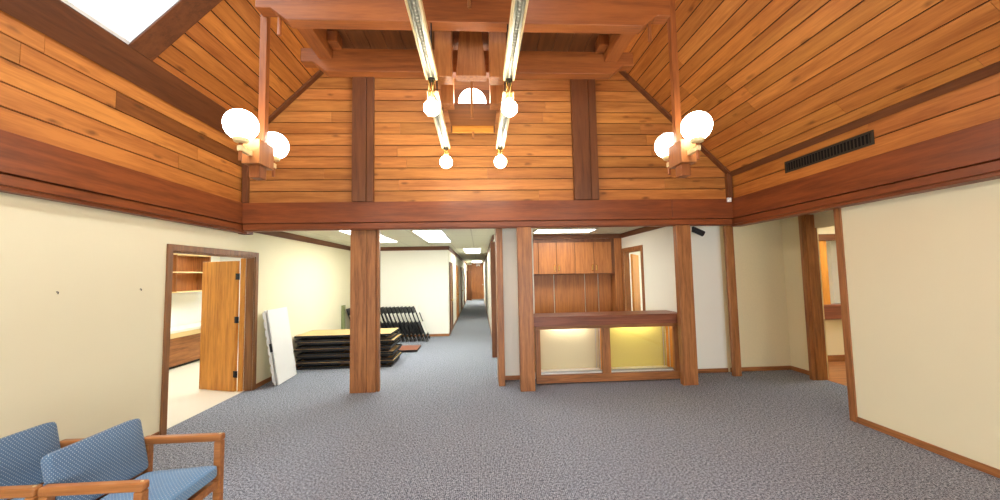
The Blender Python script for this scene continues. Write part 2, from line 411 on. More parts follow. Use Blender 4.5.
# gables (far and rear), horizontal boards cut to the roof lines
def gable(name, y, sgn, sy):
    mb = MB(); z = ZT
    P = lambda a, s, d: (a, y + sgn*d, s)
    while z < RZ - .05:
        z1 = min(z + PITCH - GAP, RZ - .01)
        L = lambda q: XL - .02 if q < KL else XL + (q-KL)
        R = lambda q: XR + .02 if q < KR else XR - (q-KR)
        segs = split(L(z), R(z))
        for i, (a, b) in enumerate(segs):
            e0 = L(z1)-L(z) if i == 0 else 0; e1 = R(z1)-R(z) if i == len(segs)-1 else 0
            board_run(mb, P, a, b - (.002 if i < len(segs)-1 else 0), z, z1, e0, e1)
        z += PITCH
    o = struct(mb.build(name, M['pine_x'], bevel=.003))
    bk = MB().prism([(XL-.05, ZT-.02), (XR+.05, ZT-.02), (XR+.05, KR), (RX, RZ+.05), (XL-.05, KL)], y + sgn*TH, y + sgn*(TH+.08))
    struct(bk.build(name+'_backing', M['gap']))
gable('wall_gable_far', YF+.04, 1, 1)
gable('wall_gable_rear', YB+.06, -1, 1)

# boarded strips above the side beams
def knee(name, x, sgn, top, special=None):
    mb = MB(); P = lambda a, s, d: (x + sgn*d, a, s); z = ZT; k = 0
    n = max(1, round((top-ZT)/.178)); pit = (top-ZT)/n
    for k in range(n):
        z0 = ZT + k*pit; z1 = z0 + pit - GAP
        segs = split(YB, YF+.06)
        if special and k == special[0]: segs = [s for s in split(YB, special[1])] + [(special[1], YF+.06)]
        for i, (a, b) in enumerate(segs):
            tn = (.40,.36,.34,1) if special and k == special[0] and i == len(segs)-1 else None
            board_run(mb, P, a, b-.002, z0, z1, tn=tn)
    struct(mb.build(name, M['pine_y'], bevel=.003))
    struct(box(name+'_backing', (min(x+sgn*TH, x+sgn*.1), max(x+sgn*TH, x+sgn*.1), YB, YF+.1, ZT-.02, top), M['gap']))
knee('wall_boards_left', XL-.02, -1, KL, special=(3, 3.75))
knee('wall_boards_right', XR+.02, 1, KR)

# sloping ceilings; the left one is opened for the skylight
SKY = (1.30, 3.60, .335, 2.15)      # y0, y1, slope distance from the eave
R2 = math.sqrt(.5)
LEN = (RX - XL)/R2
def slope(name, side):
    mb = MB(); bk = MB()
    if side < 0: P = lambda a, s, d: (XL - .02 + s*R2 - d*R2, a, KL - .02 + s*R2 + d*R2)
    else:        P = lambda a, s, d: (XR + .02 - s*R2 + d*R2, a, KR - .02 + s*R2 + d*R2)
    s = .02
    openings = [SKY] if side < 0 else []
    def pieces(s0, s1):
        runs = [(YB, YF+.06)]
        for (y0, y1, t0, t1) in openings:
            if s1 > t0-.02 and s0 < t1+.02: runs = [(YB, y0-.01), (y1+.01, YF+.06)]
        return runs
    while s < LEN + .02:
        s1 = min(s + PITCH - GAP, LEN + .03)
        for (a0, a1) in pieces(s, s1):
            for (a, b) in split(a0, a1): board_run(mb, P, a, b-.002, s, s1)
        s += PITCH
    struct(mb.build(name, M['pine_y'], bevel=.003))
    def slab(a0, a1, s0, s1):
        bk.hexa([P(a0,s0,TH), P(a1,s0,TH), P(a1,s1,TH), P(a0,s1,TH), P(a0,s0,.12), P(a1,s0,.12), P(a1,s1,.12), P(a0,s1,.12)])
    if openings:
        y0, y1, t0, t1 = SKY; y0 -= .03; y1 += .03; t0 -= .03; t1 += .03
        slab(YB, YF+.1, -.1, t0); slab(YB, YF+.1, t1, LEN+.1); slab(YB, y0, t0, t1); slab(y1, YF+.1, t0, t1)
    else: slab(YB, YF+.1, -.1, LEN+.1)
    struct(bk.build(name+'_backing', M['gap']))
    return P
PL = slope('ceiling_left', -1)
PR = slope('ceiling_right', 1)
def slope_box(mb, P, a0, a1, s0, s1, d0, d1):
    mb.hexa([P(a0,s0,d0), P(a1,s0,d0), P(a1,s1,d0), P(a0,s1,d0), P(a0,s0,d1), P(a1,s0,d1), P(a1,s1,d1), P(a0,s1,d1)]); return mb
# dark trims on the slopes
y0, y1, t0, t1 = SKY
m = MB(); slope_box(m, PL, YB, YF+.03, .0, .30, -.022, .0); struct(m.build('trim_eave_left', M['dark_y'], bevel=.003))
m = MB(); slope_box(m, PL, y1+.0, y1+.26, .302, LEN, -.022, .0); struct(m.build('trim_skylight_side', M['dark_x'], bevel=.003))
m = MB(); slope_box(m, PL, y0-.26, y0, .302, LEN, -.022, .0); struct(m.build('trim_skylight_near', M['dark_x'], bevel=.003))
m = MB(); slope_box(m, PR, YB, YF+.03, .0, .085, -.02, .0); struct(m.build('trim_eave_right', M['dark_y'], bevel=.003))
# hip lines where the slopes meet the gable
m = MB(); slope_box(m, PL, YF-.055, YF+.035, .06, LEN, -.03, .0); struct(m.build('trim_gable_left', M['dark_x'], bevel=.003))
m = MB(); slope_box(m, PR, YF-.055, YF+.035, .05, LEN, -.03, .0); struct(m.build('trim_gable_right', M['dark_x'], bevel=.003))
struct(box('trim_corner_left', (XL-.0, XL+.075, YF-.03, YF+.04, ZT, KL+.02), M['dark_z'], bevel=.003))
struct(box('trim_corner_right', (XR-.075, XR, YF-.03, YF+.04, ZT, KR+.02), M['dark_z'], bevel=.003))
# posts on the gable
for i, (a, b, c) in enumerate(((-1.885, -1.675, -1.57), (1.50, 1.765, 1.89))):
    m = MB().box(a, b-.004, YF-.045, YF+.04, ZT, zr(max(abs(a), c))+.0).box(b+.004, c, YF-.03, YF+.04, ZT, zr(max(abs(a), c)))
    struct(m.build('trim_post_'+('left','right')[i], M['dark_z'], bevel=.004))
# skylight: white shaft and pane
m = MB()
slope_box(m, PL, y0-.03, y0, t0-.03, t1+.03, -.01, .42); slope_box(m, PL, y1, y1+.03, t0-.03, t1+.03, -.01, .42)
slope_box(m, PL, y0, y1, t0-.03, t0, -.01, .42); slope_box(m, PL, y0, y1, t1, t1+.03, -.01, .42)
sk = struct(m.build('window_3', M['plaster']))
m = MB(); slope_box(m, PL, y0, y1, t0, t1, .38, .39); m.build('window_pane', M['sky_pane'], sk)
m = MB(); slope_box(m, PL, (y0+y1)/2-.02, (y0+y1)/2+.02, t0, t1, .36, .41); m.build('window_bar', M['white'], sk)

# ------------------------------------------------------------------ left doorway: casing, jamb, leaf
CW = .075
def casing_x(name, x, y0, y1, h, sgn, mat='dark', thick=.022, jamb=.12, cw=CW):
    """door casing on a wall whose face is the plane x; sgn points into the room"""
    a, b = sorted((x, x+sgn*thick)); m = MB()
    m.box(a, b, y0-cw, y0, 0, h+cw).box(a, b, y1, y1+cw, 0, h+cw).box(a, b, y0, y1, h, h+cw)
    c, d = sorted((x, x-sgn*jamb))
    m.box(c, d, y0-.001, y0+.02, 0, h).box(c, d, y1-.02, y1+.001, 0, h).box(c, d, y0, y1, h-.02, h+.001)
    return struct(m.build(name, M[mat+'_z'], bevel=.003))
casing_x('trim_door_left', WL, DN0, DN1, DH, 1, 'casing')
m = MB().box(WL-.19, WL-.12, DN1-.05, DN1-.02, 0, DH-.02); struct(m.build('trim_door_stop', M['gold_z'], bevel=.003))
d1 = bpy.data.objects.new('door_1', None); C.objects.link(d1); d1.location = (-3.83, 6.215, 0); d1.rotation_euler = (0,0,math.radians(9-9)); struct(d1)
d1.rotation_euler = (0, 0, math.radians(-18))
box('door_panel', (-.72, .0, -.022, .022, .012, 2.05), M['gold_z'], d1, bevel=.003)
for z in (.28, 1.12, 1.80):
    m = MB().bar((.022, -.03, z-.05), (.022, -.03, z+.05), .012).box(-.02, .022, -.031, -.022, z-.05, z+.05).box(.022, .06, -.036, -.024, z-.05, z+.05)
    m.build('hinge', M['black_metal'], d1)
m = MB().bar((-.66, .022, 1.0), (-.66, .06, 1.0), .012).sphere((-.66, .085, 1.0), .028, 20, 10); m.build('door_handle', M['brass'], d1, smooth=True)

# side room furniture: wall shelves, desk
sh = thing('wall_shelf', 'open oak shelf unit on the white wall beyond the left doorway', 'shelf', (-6.45, 7.6, 1.5))
m = MB().box(-.17, -.15, -1.4, 1.6, 0, 1.0); m.build('back_panel', M['cab_z'], sh)
for y in (-1.4, -.4, .6, 1.58): box('divider', (-.15, .15, y, y+.02, 0, 1.0), M['oak_z'], sh)
for z in (0, .42, .80): box('shelf_board', (-.15, .155, -1.38, 1.6, z, z+.025), M['laminate'], sh, bevel=.002)
dk = thing('built_in_desk', 'white topped built in desk with oak front panel beyond the left doorway', 'desk', (-6.31, 7.6, 0))
box('desk_top', (-.3, .3, -1.7, 2.3, .72, .77), M['poly'], dk, bevel=.004)
box('apron', (.24, .29, -1.7, 2.3, .62, .72), M['laminate'], dk, bevel=.003)
box('front_panel', (.18, .22, -1.7, 2.3, .06, .62), M['oak_y'], dk, bevel=.003)
box('toe_kick', (-.2, .16, -1.68, 2.28, .004, .06), M['black'], dk)
for i, y in enumerate((7.55, 7.95)):
    o = thing('wall_outlet', ('white outlet plate above the built in desk, nearer the room entrance', 'white outlet plate above the built in desk, nearer the open door leaf')[i], 'outlet', (-6.628, y, 1.18), 0, 'outlets above the desk')
    box('cover_plate', (0, .008, -.04, .04, -.06, .06), M['laminate'], o, bevel=.002)
    for z in (-.028, .028): box('socket', (.008, .014, -.018, .018, z-.017, z+.017), M['white'], o)

# ------------------------------------------------------------------ columns
def column(label, x0, parts, y0, y1, top=ZB):
    t = thing('wooden_column', label, 'column', ((parts[0][0]+parts[-1][1])/2, (y0+y1)/2, 0)); cx, cy = t.location.x, t.location.y
    for i, (a, b, dy) in enumerate(parts):
        box('face_board', (a-cx, b-cx, y0+dy-cy, y1-cy, 0, top), M['oak_z'], t, bevel=.006)
    return t
column('widest wooden column, standing in front of the stacked folding tables', 0, [(-1.985, -1.735, 0), (-1.733, -1.60, .006), (-1.598, -1.555, .04)], 5.92, 6.04, CZ)
column('square wooden column at the left end of the reception counter', 0, [(.595, .815, 0)], 5.69, 5.80)
column('square wooden column at the right end of the reception counter', 0, [(3.105, 3.335, 0)], 5.69, 5.80)
column('wooden column between the white wall panel and the tan wall panel', 0, [(4.165, 4.30, 0)], 6.07, 6.13, CZ)
column('broad wooden column beside the doorway on the far right', 0, [(5.19, 5.25, .012), (5.255, 5.435, 0)], 5.70, 5.77, CZ)
struct(box('trim_hall_post', (.287, .385, 6.0, 6.47, 0, ZB+.1), M['oak_z'], bevel=.005))
struct(box('trim_hall_casing', (.255, .40, 8.06, 8.16, 0, CZ-.16), M['dark_z'], bevel=.005))
struct(box('trim_wall_end_right', (WR-.02, WR+.16, 4.125, 4.205, 0, ZB+.02), M['oak_z'], bevel=.004))
struct(box('trim_wall_left_stub', (WL, WL+.13, 5.84, 6.0, ZB-.03, ZB+.03), M['walnut_x'], bevel=.003))

# ------------------------------------------------------------------ reception counter with display cases
rc = thing('reception_counter', 'wooden reception counter with two lit glass display cases between two columns', 'counter', (2.05, 6.1, 0))
def rb(name, x0, x1, y0, y1, z0, z1, mat, bev=.004): return box(name, (x0-2.05, x1-2.05, y0-6.1, y1-6.1, z0, z1), M[mat], rc, bev)
rb('counter_top', .835, 3.235, 5.835, 6.40, 1.062, 1.08, 'walnut_x')
rb('top_fascia', .835, 3.235, 5.84, 5.88, .93, 1.062, 'walnut_x')
rb('under_board', .835, 3.235, 5.88, 6.40, .935, .955, 'oak_x')
rb('top_rail', .88, 3.235, 5.99, 6.05, .86, .933, 'oak_x')
rb('bottom_rail', .88, 3.235, 5.99, 6.05, .02, .14, 'oak_x')
rb('plinth', .92, 3.24, 6.06, 6.36, 0, .13, 'cab_z')
for x0, x1 in ((.88, .955), (1.955, 2.085), (3.135, 3.235)):
    rb('stile', x0, x1, 5.99, 6.05, .142, .858, 'oak_z'); rb('partition', (x0+x1)/2-.02, (x0+x1)/2+.02, 6.06, 6.32, .14, .93, 'gold_z')
for x0, x1, pm, tm, nm in ((.94, 2.00, 'pegL', 'case_white', 'whiter'), (2.04, 3.165, 'pegR', 'case_yellow', 'yellower')):
    bp = rb('case_back', x0, x1, 6.33, 6.345, .14, .93, pm, 0)
    rb('case_floor', x0+.02, x1-.02, 6.06, 6.325, .14, .155, 'white', 0)
    rb('case_shelf_edge', x0+.02, x1-.02, 6.085, 6.10, .156, .18, 'steel', 0)
    rb('glass_pane', x0, x1, 6.03, 6.034, .14, .86, 'glass', 0)
    cl = MB().bar((x0+.22-2.05, .12, .895), (x1-.22-2.05, .12, .895), .022).build('case_lamp', M[tm], rc, smooth=True)
    m = MB(); [m.bar((x1-.06-2.05, -.01+.2*k, .16), (x1-.06-2.05, -.01+.2*k, .93), .007) for k in (0, 1)]; m.build('shelf_standard', M['steel'], rc)

# reception back cabinets
cb = thing('wall_cabinet', 'run of oak wall cabinets with brass pulls above the panelling behind the reception counter', 'cabinet', (1.8, 8.3, 1.72))
box('cabinet_body', (-1.33, 1.26, .022, .30, 0, .80), M['dark_z'], cb)
for i, (a, b) in enumerate(((-1.32, -.480), (-.466, -.072), (-.058, .345), (.361, .782), (.796, 1.19))):
    dr = box('door_panel', (a, b, .0, .02, .02, .72), M['cab_z'], cb, bevel=.003)
    if i > 0:
        hx = b-.04 if i % 2 else a+.04
        m = MB().tube([(hx, .0, .08), (hx, -.028, .09), (hx, -.028, .20), (hx, .0, .21)], .011); m.build('pull_handle', M['brass'], dr)
pn = struct(MB().box(.47, .99, 8.58, 8.61, 0, 1.72).box(1.01, 1.71, 8.58, 8.61, 0, 1.72).box(1.73, 2.43, 8.58, 8.61, 0, 1.72).box(2.45, 2.745, 8.58, 8.61, 0, 1.72).box(2.765, 3.06, 8.58, 8.61, 0, 1.72).build('trim_reception_panelling', M['cab_z'], bevel=.004))
struct(box('trim_reception_pilaster', (3.065, 3.24, 8.31, 8.62, 0, CZ-.0), M['cab_z'], bevel=.004))
casing_x('trim_reception_door', 3.24, 7.30, 8.22, 2.20, -1, mat='oak', jamb=.12, cw=.08)
d2 = bpy.data.objects.new('door_2', None); C.objects.link(d2); d2.location = (3.40, 8.18, 0); d2.rotation_euler = (0,0,math.radians(58)); struct(d2)
box('door_panel', (.0, .86, -.022, .022, .012, 2.15), M['gold_z'], d2, bevel=.003)
o = thing('side_table', 'small dark table seen through the doorway behind the reception counter', 'table', (4.5, 9.0, 0))
box('table_top', (-.4, .4, -.3, .3, .82, .86), M['black'], o, bevel=.004)
for sx in (-.36, .36):
    for sy in (-.26, .26): box('leg', (sx-.02, sx+.02, sy-.02, sy+.02, 0, .82), M['black'], o)
o = box('papers', (4.3, 4.62, 8.85, 9.1, .86, .93), M['white'], None, bevel=.004); tag(o, 'white paper stack on the small dark table', 'papers')

# spotlight and sensor
sp = thing('spotlight', 'black spotlight aimed down from under the beam at the white wall panel', 'spotlight', (3.50, 5.90, 2.47))
m = MB().bar((0, 0, -.0), (0, 0, -.05), .018); m.build('bracket', M['black'], sp)
m = MB().bar((.0, .0, -.045), (.16, -.02, -.125), .046, 20); m.build('lamp_housing', M['black'], sp, bevel=.004)
m = MB().bar((.161, -.0201, -.1255), (.163, -.0205, -.1265), .036, 20); m.build('lens', M['vent_dark'], sp)
ss = thing('motion_sensor', 'small white sensor on the beam in the right corner', 'sensor', (3.99, YF+.004, 2.865))
box('sensor_body', (-.03, .03, -.035, 0, -.035, .035), M['white'], ss, bevel=.006)
MB().sphere((0, -.036, -.008), .014, 16, 8).build('sensor_lens', M['plaster'], ss, smooth=True)

# air vent in the right boards
KX = XR+.02
vn = thing('air_vent', 'long dark metal air vent grille in the boards above the right wall', 'vent', (KX, 4.10, 3.085))
m = MB().box(-.012, 0, -.56, .56, .052, .075).box(-.012, 0, -.56, .56, -.075, -.052).box(-.012, 0, -.56, -.53, -.052, .052).box(-.012, 0, .53, .56, -.052, .052); m.build('frame', M['vent'], vn, bevel=.002)
box('duct_back', (-.003, -.001, -.53, .53, -.052, .052), M['vent_dark'], vn)
m = MB()
for k in range(27):
    y = -.51 + k*1.02/26; m.hexa([(-.010,y-.008,-.052),(-.006,y-.008,-.052),(-.006,y+.004,-.052),(-.010,y+.004,-.052),(-.010,y-.008,.052),(-.006,y-.008,.052),(-.006,y+.004,.052),(-.010,y+.004,.052)])
m.build('grille', M['vent'], vn)

# ------------------------------------------------------------------ room to the right beyond the doorway
RY = 6.8
struct(MB().box(5.6, 9.5, RY, RY+.12, 0, .77).box(5.6, 9.5, RY, RY+.12, 2.28, CZ).box(5.6, 6.0, RY, RY+.12, .77, 2.28).box(8.2, 9.5, RY, RY+.12, .77, 2.28).build('wall_right_room', M['burlap']))
struct(box('trim_ledge', (5.9, 8.3, RY-.12, RY+.2, .80, 1.06), M['walnut_x'], bevel=.006))
struct(box('trim_ledge_header', (5.9, 8.3, RY-.03, RY+.15, 2.28, 2.40), M['dark_x'], bevel=.004))
struct(box('baseboard_right_room', (5.6, 9.5, RY-.02, RY, 0, .12), M['oak_x'], bevel=.003))
struct(box('trim_ledge_post', (6.44, 6.66, RY+.01, RY+.11, 1.06, 2.28), M['gold_z'], bevel=.004))
struct(box('wall_right_room_back', (5.6, 10.0, 9.6, 9.7, 0, CZ), M['wall_white']))
struct(box('wall_right_room_far', (9.5, 9.6, 3.0, 9.7, 0, CZ), M['wall_white']))
struct(box('wall_right_room_near', (5.5, 9.6, 2.9, 3.0, 0, CZ), M['wall_white']))
d3 = bpy.data.objects.new('door_3', None); C.objects.link(d3); d3.location = (7.6, 9.58, 0); struct(d3)
box('door_panel', (0, 1.25, -.04, .0, .01, 2.1), M['gold_z'], d3, bevel=.003)
MB().box(-.09, 0, -.05, 0, 0, 2.2).box(1.25, 1.34, -.05, 0, 0, 2.2).box(-.09, 1.34, -.05, 0, 2.1, 2.2).build('door_frame', M['oak_z'], d3, bevel=.003)

# ------------------------------------------------------------------ ceiling lights (flat ceilings)
def troffer(label, x, y, wx, wy, mat='tube', group='fluorescent ceiling panels'):
    t = thing('ceiling_light', label, 'ceiling light', (x, y, CZ), 0, group)
    MB().box(-wx/2, wx/2, -wy/2, -wy/2+.03, -.012, 0).box(-wx/2, wx/2, wy/2-.03, wy/2, -.012, 0).box(-wx/2, -wx/2+.03, -wy/2, wy/2, -.012, 0).box(wx/2-.03, wx/2, -wy/2, wy/2, -.012, 0).build('frame', M['white'], t)
    box('diffuser', (-wx/2+.03, wx/2-.03, -wy/2+.03, wy/2-.03, -.008, -.001), M[mat], t)
    return t
troffer('bright ceiling panel over the opening to the hallway, nearer of two in line', -.98, 7.75, .60, 1.22)
troffer('bright ceiling panel over the hallway mouth, farther of two in line', -.98, 9.05, .60, 1.22)
troffer('bright ceiling panel right of the widest column, nearer the beam', -2.28, 7.55, .60, 1.22)
troffer('bright ceiling panel over the folding tables, nearer the back wall', -2.28, 8.85, .60, 1.22)
troffer('faintly lit ceiling panel in the near part of the hallway', -.22, 13.4, .60, 2.6, 'tube_hall')
troffer('lit ceiling panel at the far end of the hallway', -.15, 24.5, .62, 3.0)
troffer('ceiling panel over the reception cabinets', 1.75, 7.55, 1.22, .60, 'tube_dim')
troffer('ceiling panel in the side room beyond the left doorway', -5.3, 6.6, .9, 1.22, 'tube')
troffer('ceiling panel in the side room, farther from the doorway', -5.3, 8.6, .6, 1.22, 'tube')
troffer('ceiling panel behind the doorway of the reception', 4.5, 8.0, .6, 1.22, 'tube')
troffer('ceiling panel glimpsed through the far right doorway', 6.4, 5.9, 1.22, .60, 'tube')
troffer('ceiling panel beyond the ledge of the right room', 7.4, 8.2, 1.22, .6, 'tube')

# hallway doors
for i, (ya, yb, nm) in enumerate(((11.55, 12.45, 'dark'), (15.0, 15.9, 'gold'), (18.6, 19.5, 'dark'), (22.2, 23.1, 'dark'))):
    x = -.9
    dd = bpy.data.objects.new('door_%d' % (i+4), None); C.objects.link(dd); dd.location = (x, ya, 0); struct(dd)
    box('door_panel', (.0, .012, 0, yb-ya, .01, 2.06), M[('oak','gold','oak','oak')[i]+'_z'], dd)
    MB().box(0, .03, -.09, 0, 0, 2.16).box(0, .03, yb-ya, yb-ya+.09, 0, 2.16).box(0, .03, 0, yb-ya, 2.06, 2.16).build('door_frame', M[nm+'_z'], dd, bevel=.003)
    MB().bar((.012, .08, 1.0), (.06, .08, 1.0), .012).sphere((.075, .08, 1.0), .028, 16, 8).build('door_handle', M['brass'], dd, smooth=True)
de = bpy.data.objects.new('door_8', None); C.objects.link(de); de.location = (-.1, 27.58, 0); struct(de)
box('door_panel', (-.42, .46, -.045, 0, .01, 2.45), M['cab_z'], de, bevel=.003)
MB().box(-.75, -.42, -.06, 0, 0, 2.5).box(-.42, .56, -.05, 0, 2.45, 2.62).build('door_frame', M['oak_z'], de, bevel=.003)
MB().bar((.36, -.045, 1.05), (.36, -.10, 1.05), .02).sphere((.36, -.12, 1.05), .045, 16, 8).build('door_handle', M['steel'], de, smooth=True)
dl = bpy.data.objects.new('door_9', None); C.objects.link(dl); dl.location = (-.86, 26.6, 0); dl.rotation_euler = (0,0,math.radians(-50)); struct(dl)
box('door_panel', (0, .5, -.02, .02, .01, 2.06), M['dark_z'], dl, bevel=.003)
el = thing('emergency_light', 'small white emergency light above the door at the hallway end', 'light', (-.05, 27.5, 2.48))
box('case', (-.14, .14, -.06, .0, -.05, .05), M['white'], el, bevel=.008)
for sx in (-.09, .09): MB().bar((sx, -.06, -.04), (sx, -.10, -.06), .045, 16).build('lamp_head', M['white'], el)

# ------------------------------------------------------------------ folding tables, folding chairs, panels
def folding_table(name, label, x, y, z, lx, ly, top, group):
    t = thing(name, label, 'table', (x, y, z), 0, group)
    box('table_top', (-lx/2+.006, lx/2-.006, -ly/2+.006, ly/2-.006, .046, .062), M[top], t, bevel=.002)
    MB().box(-lx/2, lx/2, -ly/2, -ly/2+.02, .022, .060).box(-lx/2, lx/2, ly/2-.02, ly/2, .022, .060).box(-lx/2, -lx/2+.02, -ly/2+.02, ly/2-.02, .022, .060).box(lx/2-.02, lx/2, -ly/2+.02, ly/2-.02, .022, .060).build('edge_band', M['charcoal'], t, bevel=.003)
    for sx in (-1, 1):
        m = MB()
        for yy in (-ly/2+.07, ly/2-.07): m.bar((sx*(lx/2-.12), yy, .012), (sx*.1, yy, .012), .012, 8)
        m.bar((sx*.1, -ly/2+.07, .012), (sx*.1, ly/2-.07, .012), .012, 8).bar((sx*(lx/2-.12), -ly/2+.07, .012), (sx*(lx/2-.12), ly/2-.07, .012), .012, 8)
        m.build('folded_leg', M['black_metal'], t)
    return t
ORD = ['lowest', 'second', 'third', 'fourth', 'fifth', 'sixth', 'seventh', 'eighth', 'ninth', 'topmost']
first = None
for k in range(10):
    lab = '%s folding table of the stack behind the widest column%s' % (ORD[k], '' if k in (0, 9) else ', counted from the floor')
    if k == 9: lab = 'topmost folding table of the stack, its tan laminate top showing'
    sh_ = (random.uniform(-.02, .03) + (.05 if k % 3 == 1 else 0), random.uniform(-.02, .02))
    if first is None:
        first = folding_table('folding_table', lab, -2.65+sh_[0], 7.93+sh_[1], 0, 1.83, .80, 'tabletop', 'stacked folding tables'); o = first
    else:
        o = copy_tree(first); o.location = (-2.65+sh_[0], 7.93+sh_[1], k*.0645); o['label'] = lab
    o.rotation_euler = (PI if k % 2 == 0 else 0, 0, random.uniform(-.012, .012))
    if k % 2 == 0: o.location.z = k*.0645 + .062
o = folding_table('folding_table', 'brown topped folding table lying on the carpet behind the stack', -2.2, 9.15, 0, 1.5, .62, 'laminate_brown', 'loose folding table')

def folding_chair(name, label, x, y, tilt, mat, group):
    # folded flat; its plane spans width (local y) and length (local z), leaned by tilt about y
    t = thing(name, label, 'chair', (x, y, 0), 0, group)
    t.rotation_euler = (0, -tilt, 0)
    w = .23
    for sy in (-w, w):
        MB().tube([(0, sy, .02), (0, sy, .62), (.0, sy*.96, .98)], .013, 8).build('frame_rail', M['black_metal'], t)
    for sy in (-w+.03, w-.03):
        MB().tube([(.03, sy, .03), (.012, sy, .55)], .012, 8).build('rear_leg', M['black_metal'], t)
    MB().bar((.03, -w+.03, .12), (.03, w-.03, .12), .009, 8).bar((0, -w, .18), (0, w, .18), .009, 8).build('cross_bar', M['black_metal'], t)
    MB().box(-.008, .016, -w+.005, w-.005, .80, .98).build('backrest', M[mat], t, bevel=.006)
    MB().box(.012, .034, -w+.02, w-.02, .20, .54).build('seat', M[mat], t, bevel=.006)
    return t
TILT = math.radians(20)
fc = None; nch = 17
for k in range(nch):
    x = -3.19 + k*.105
    lab = 'black folding chair leaning in the row by the back wall, number %d from the left wall' % (k+1)
    words = ['first','second','third','fourth','fifth','sixth','seventh','eighth','ninth','tenth','eleventh','twelfth','thirteenth','fourteenth','fifteenth','sixteenth','seventeenth']
    lab = '%s black folding chair from the left in the leaning row by the back wall' % words[k]
    if fc is None: fc = folding_chair('folding_chair', lab, x, 10.45, TILT, 'black', 'leaning folding chairs'); o = fc
    else:
        o = copy_tree(fc); o.location = (x, 10.45+random.uniform(-.03,.03), 0); o['label'] = lab
folding_chair('folding_chair', 'white backed folding chair at the right end of the leaning row', -3.19+nch*.105+.01, 10.38, TILT, 'poly', 'leaning folding chairs')
o = MB().obox((-3.595, 10.22, .51), (1,0,0), (0,1,0), (0,0,1), .02, .10, .51).build('leaning_board', M['olive'], None, bevel=.004); tag(o, 'olive edged board standing upright behind the left end of the chair row', 'board')

# white folded plastic table leaning on the left wall
wt = thing('folded_plastic_table', 'white folded plastic table leaning on the left wall beside the doorway', 'table', (-3.345, 6.80, 0))
lean = math.radians(9.0); wt.rotation_euler = (0, -lean, math.radians(3))
prof = [(.0, -.33), (.0, .33)]
MB().box(.012, .034, -.35, .35, .01, 1.25).build('table_top', M['poly'], wt, bevel=.008)
m = MB().box(-.034, -.012, -.35, .35, .01, 1.25); m.build('table_top', M['poly'], wt, bevel=.008)
pts = [(-.010, .03), (-.010, 1.23)]
for k in range(8):
    z = 1.22 - k*.148
    pts += [(-.052, z), (-.056, z-.02), (-.056, z-.09), (-.052, z-.11), (-.040, z-.115), (-.040, z-.143)]
m = MB().prism(pts, -.352, -.30)
m.build('moulded_ribs', M['poly'], wt)
m = MB().box(-.02, .02, -.362, -.33, .56, .70); m.build('latch', M['black'], wt, bevel=.004)
m = MB().bar((0, -.30, .06), (0, -.30, 1.2), .009, 8).bar((0, .30, .06), (0, .30, 1.2), .009, 8); m.build('folded_leg', M['black_metal'], wt)

# marks on the left wall
for lab, y, z, cat in (('small screw hook high on the left wall, farther from the doorway', 3.44, 1.676, 'hook'), ('small screw hook on the left wall just before the doorway', 4.236, 1.672, 'hook')):
    t = thing('wall_hook', lab, cat, (WL, y, z), 0, 'hooks on the left wall')
    MB().bar((0, 0, 0), (.012, 0, 0), .004, 8).tube([(.012, 0, 0), (.016, 0, -.008), (.012, 0, -.018)], .0035, 8).build('shank', M['vent'], t)

# ------------------------------------------------------------------ chairs in the foreground
def arm_chair():
    t = thing('waiting_chair', 'blue dotted waiting room chair with oak arms, the nearer to the carpet', 'chair', (-2.105, 2.55, 0), 0, 'blue waiting chairs')
    for sy in (-.31, .31):
        s = -1 if sy < 0 else 1
        ar = MB().box(-.268, .268, sy-.027, sy+.027, .612, .66).build('armrest', M['chair_wood'], t, bevel=.012, segs=3)
        MB().box(.218, .266, sy-.024, sy+.024, 0, .612).build('leg', M['chair_wood'], t, bevel=.008, segs=3)
        MB().box(-.266, -.218, sy-.024, sy+.024, 0, .612).build('leg', M['chair_wood'], t, bevel=.008, segs=3)
        MB().box(-.218, .218, sy-.018, sy+.018, .30, .355).build('side_rail', M['chair_wood'], t, bevel=.006)
        MB().bar((.245, sy, .655), (.245, sy, .6625), .008, 12).build('wood_plug', M['laminate'], ar)
    MB().box(.215, .255, -.286, .286, .30, .355).build('front_rail', M['chair_wood'], t, bevel=.006)
    MB().box(-.262, -.222, -.286, .286, .30, .355).build('rear_rail', M['chair_wood'], t, bevel=.006)
    MB().box(-.275, -.245, -.286, .286, .42, .50).build('back_rail', M['chair_wood'], t, bevel=.006)
    def cushion(name, mat, sx, sy, sz, M4, crown):
        nx, ny = 10, 10; bm = MB()
        b = bm.bm; import_v = {}
        bmesh.ops.create_cube(b, size=1.0)
        bmesh.ops.subdivide_edges(b, edges=b.edges[:], cuts=7, use_grid_fill=True)
        for v in b.verts:
            p = v.co*2
            e = (1-p.x**4)*(1-p.y**4)
            r = 1 - .035*(p.z**2)*(abs(p.x)**6 + abs(p.y)**6)
            z = p.z*(sz/2 + crown*e*(1 if p.z > 0 else .5) - .012*(max(abs(p.x), abs(p.y))**8))
            v.co = Vector((p.x*sx/2*(1-.015*abs(p.z)**4), p.y*sy/2*(1-.012*abs(p.z)**4), z))
            v.co = M4 @ v.co
        bm.tints = [None]*len(b.faces)
        return bm.build(name, M[mat], t, bevel=.0, smooth=True, subsurf=1)
    cushion('seat', 'fab_seat', .49, .56, .10, Matrix.Translation((.025, 0, .412)) @ Matrix.Rotation(math.radians(-3), 4, 'Y'), .018)
    # the backrest: its face (local z) looks towards +x and is tipped back
    B = Matrix.Translation((-.262, .0, .628)) @ Matrix.Rotation(math.radians(78), 4, 'Y')
    cushion('backrest', 'fab_back', .36, .562, .085, B, .012)
    return t
ch = arm_chair()
c2 = copy_tree(ch); c2.location = (-2.105-.552, 2.55, 0)
c2['label'] = 'blue dotted waiting room chair with oak arms, behind the other near the left wall'

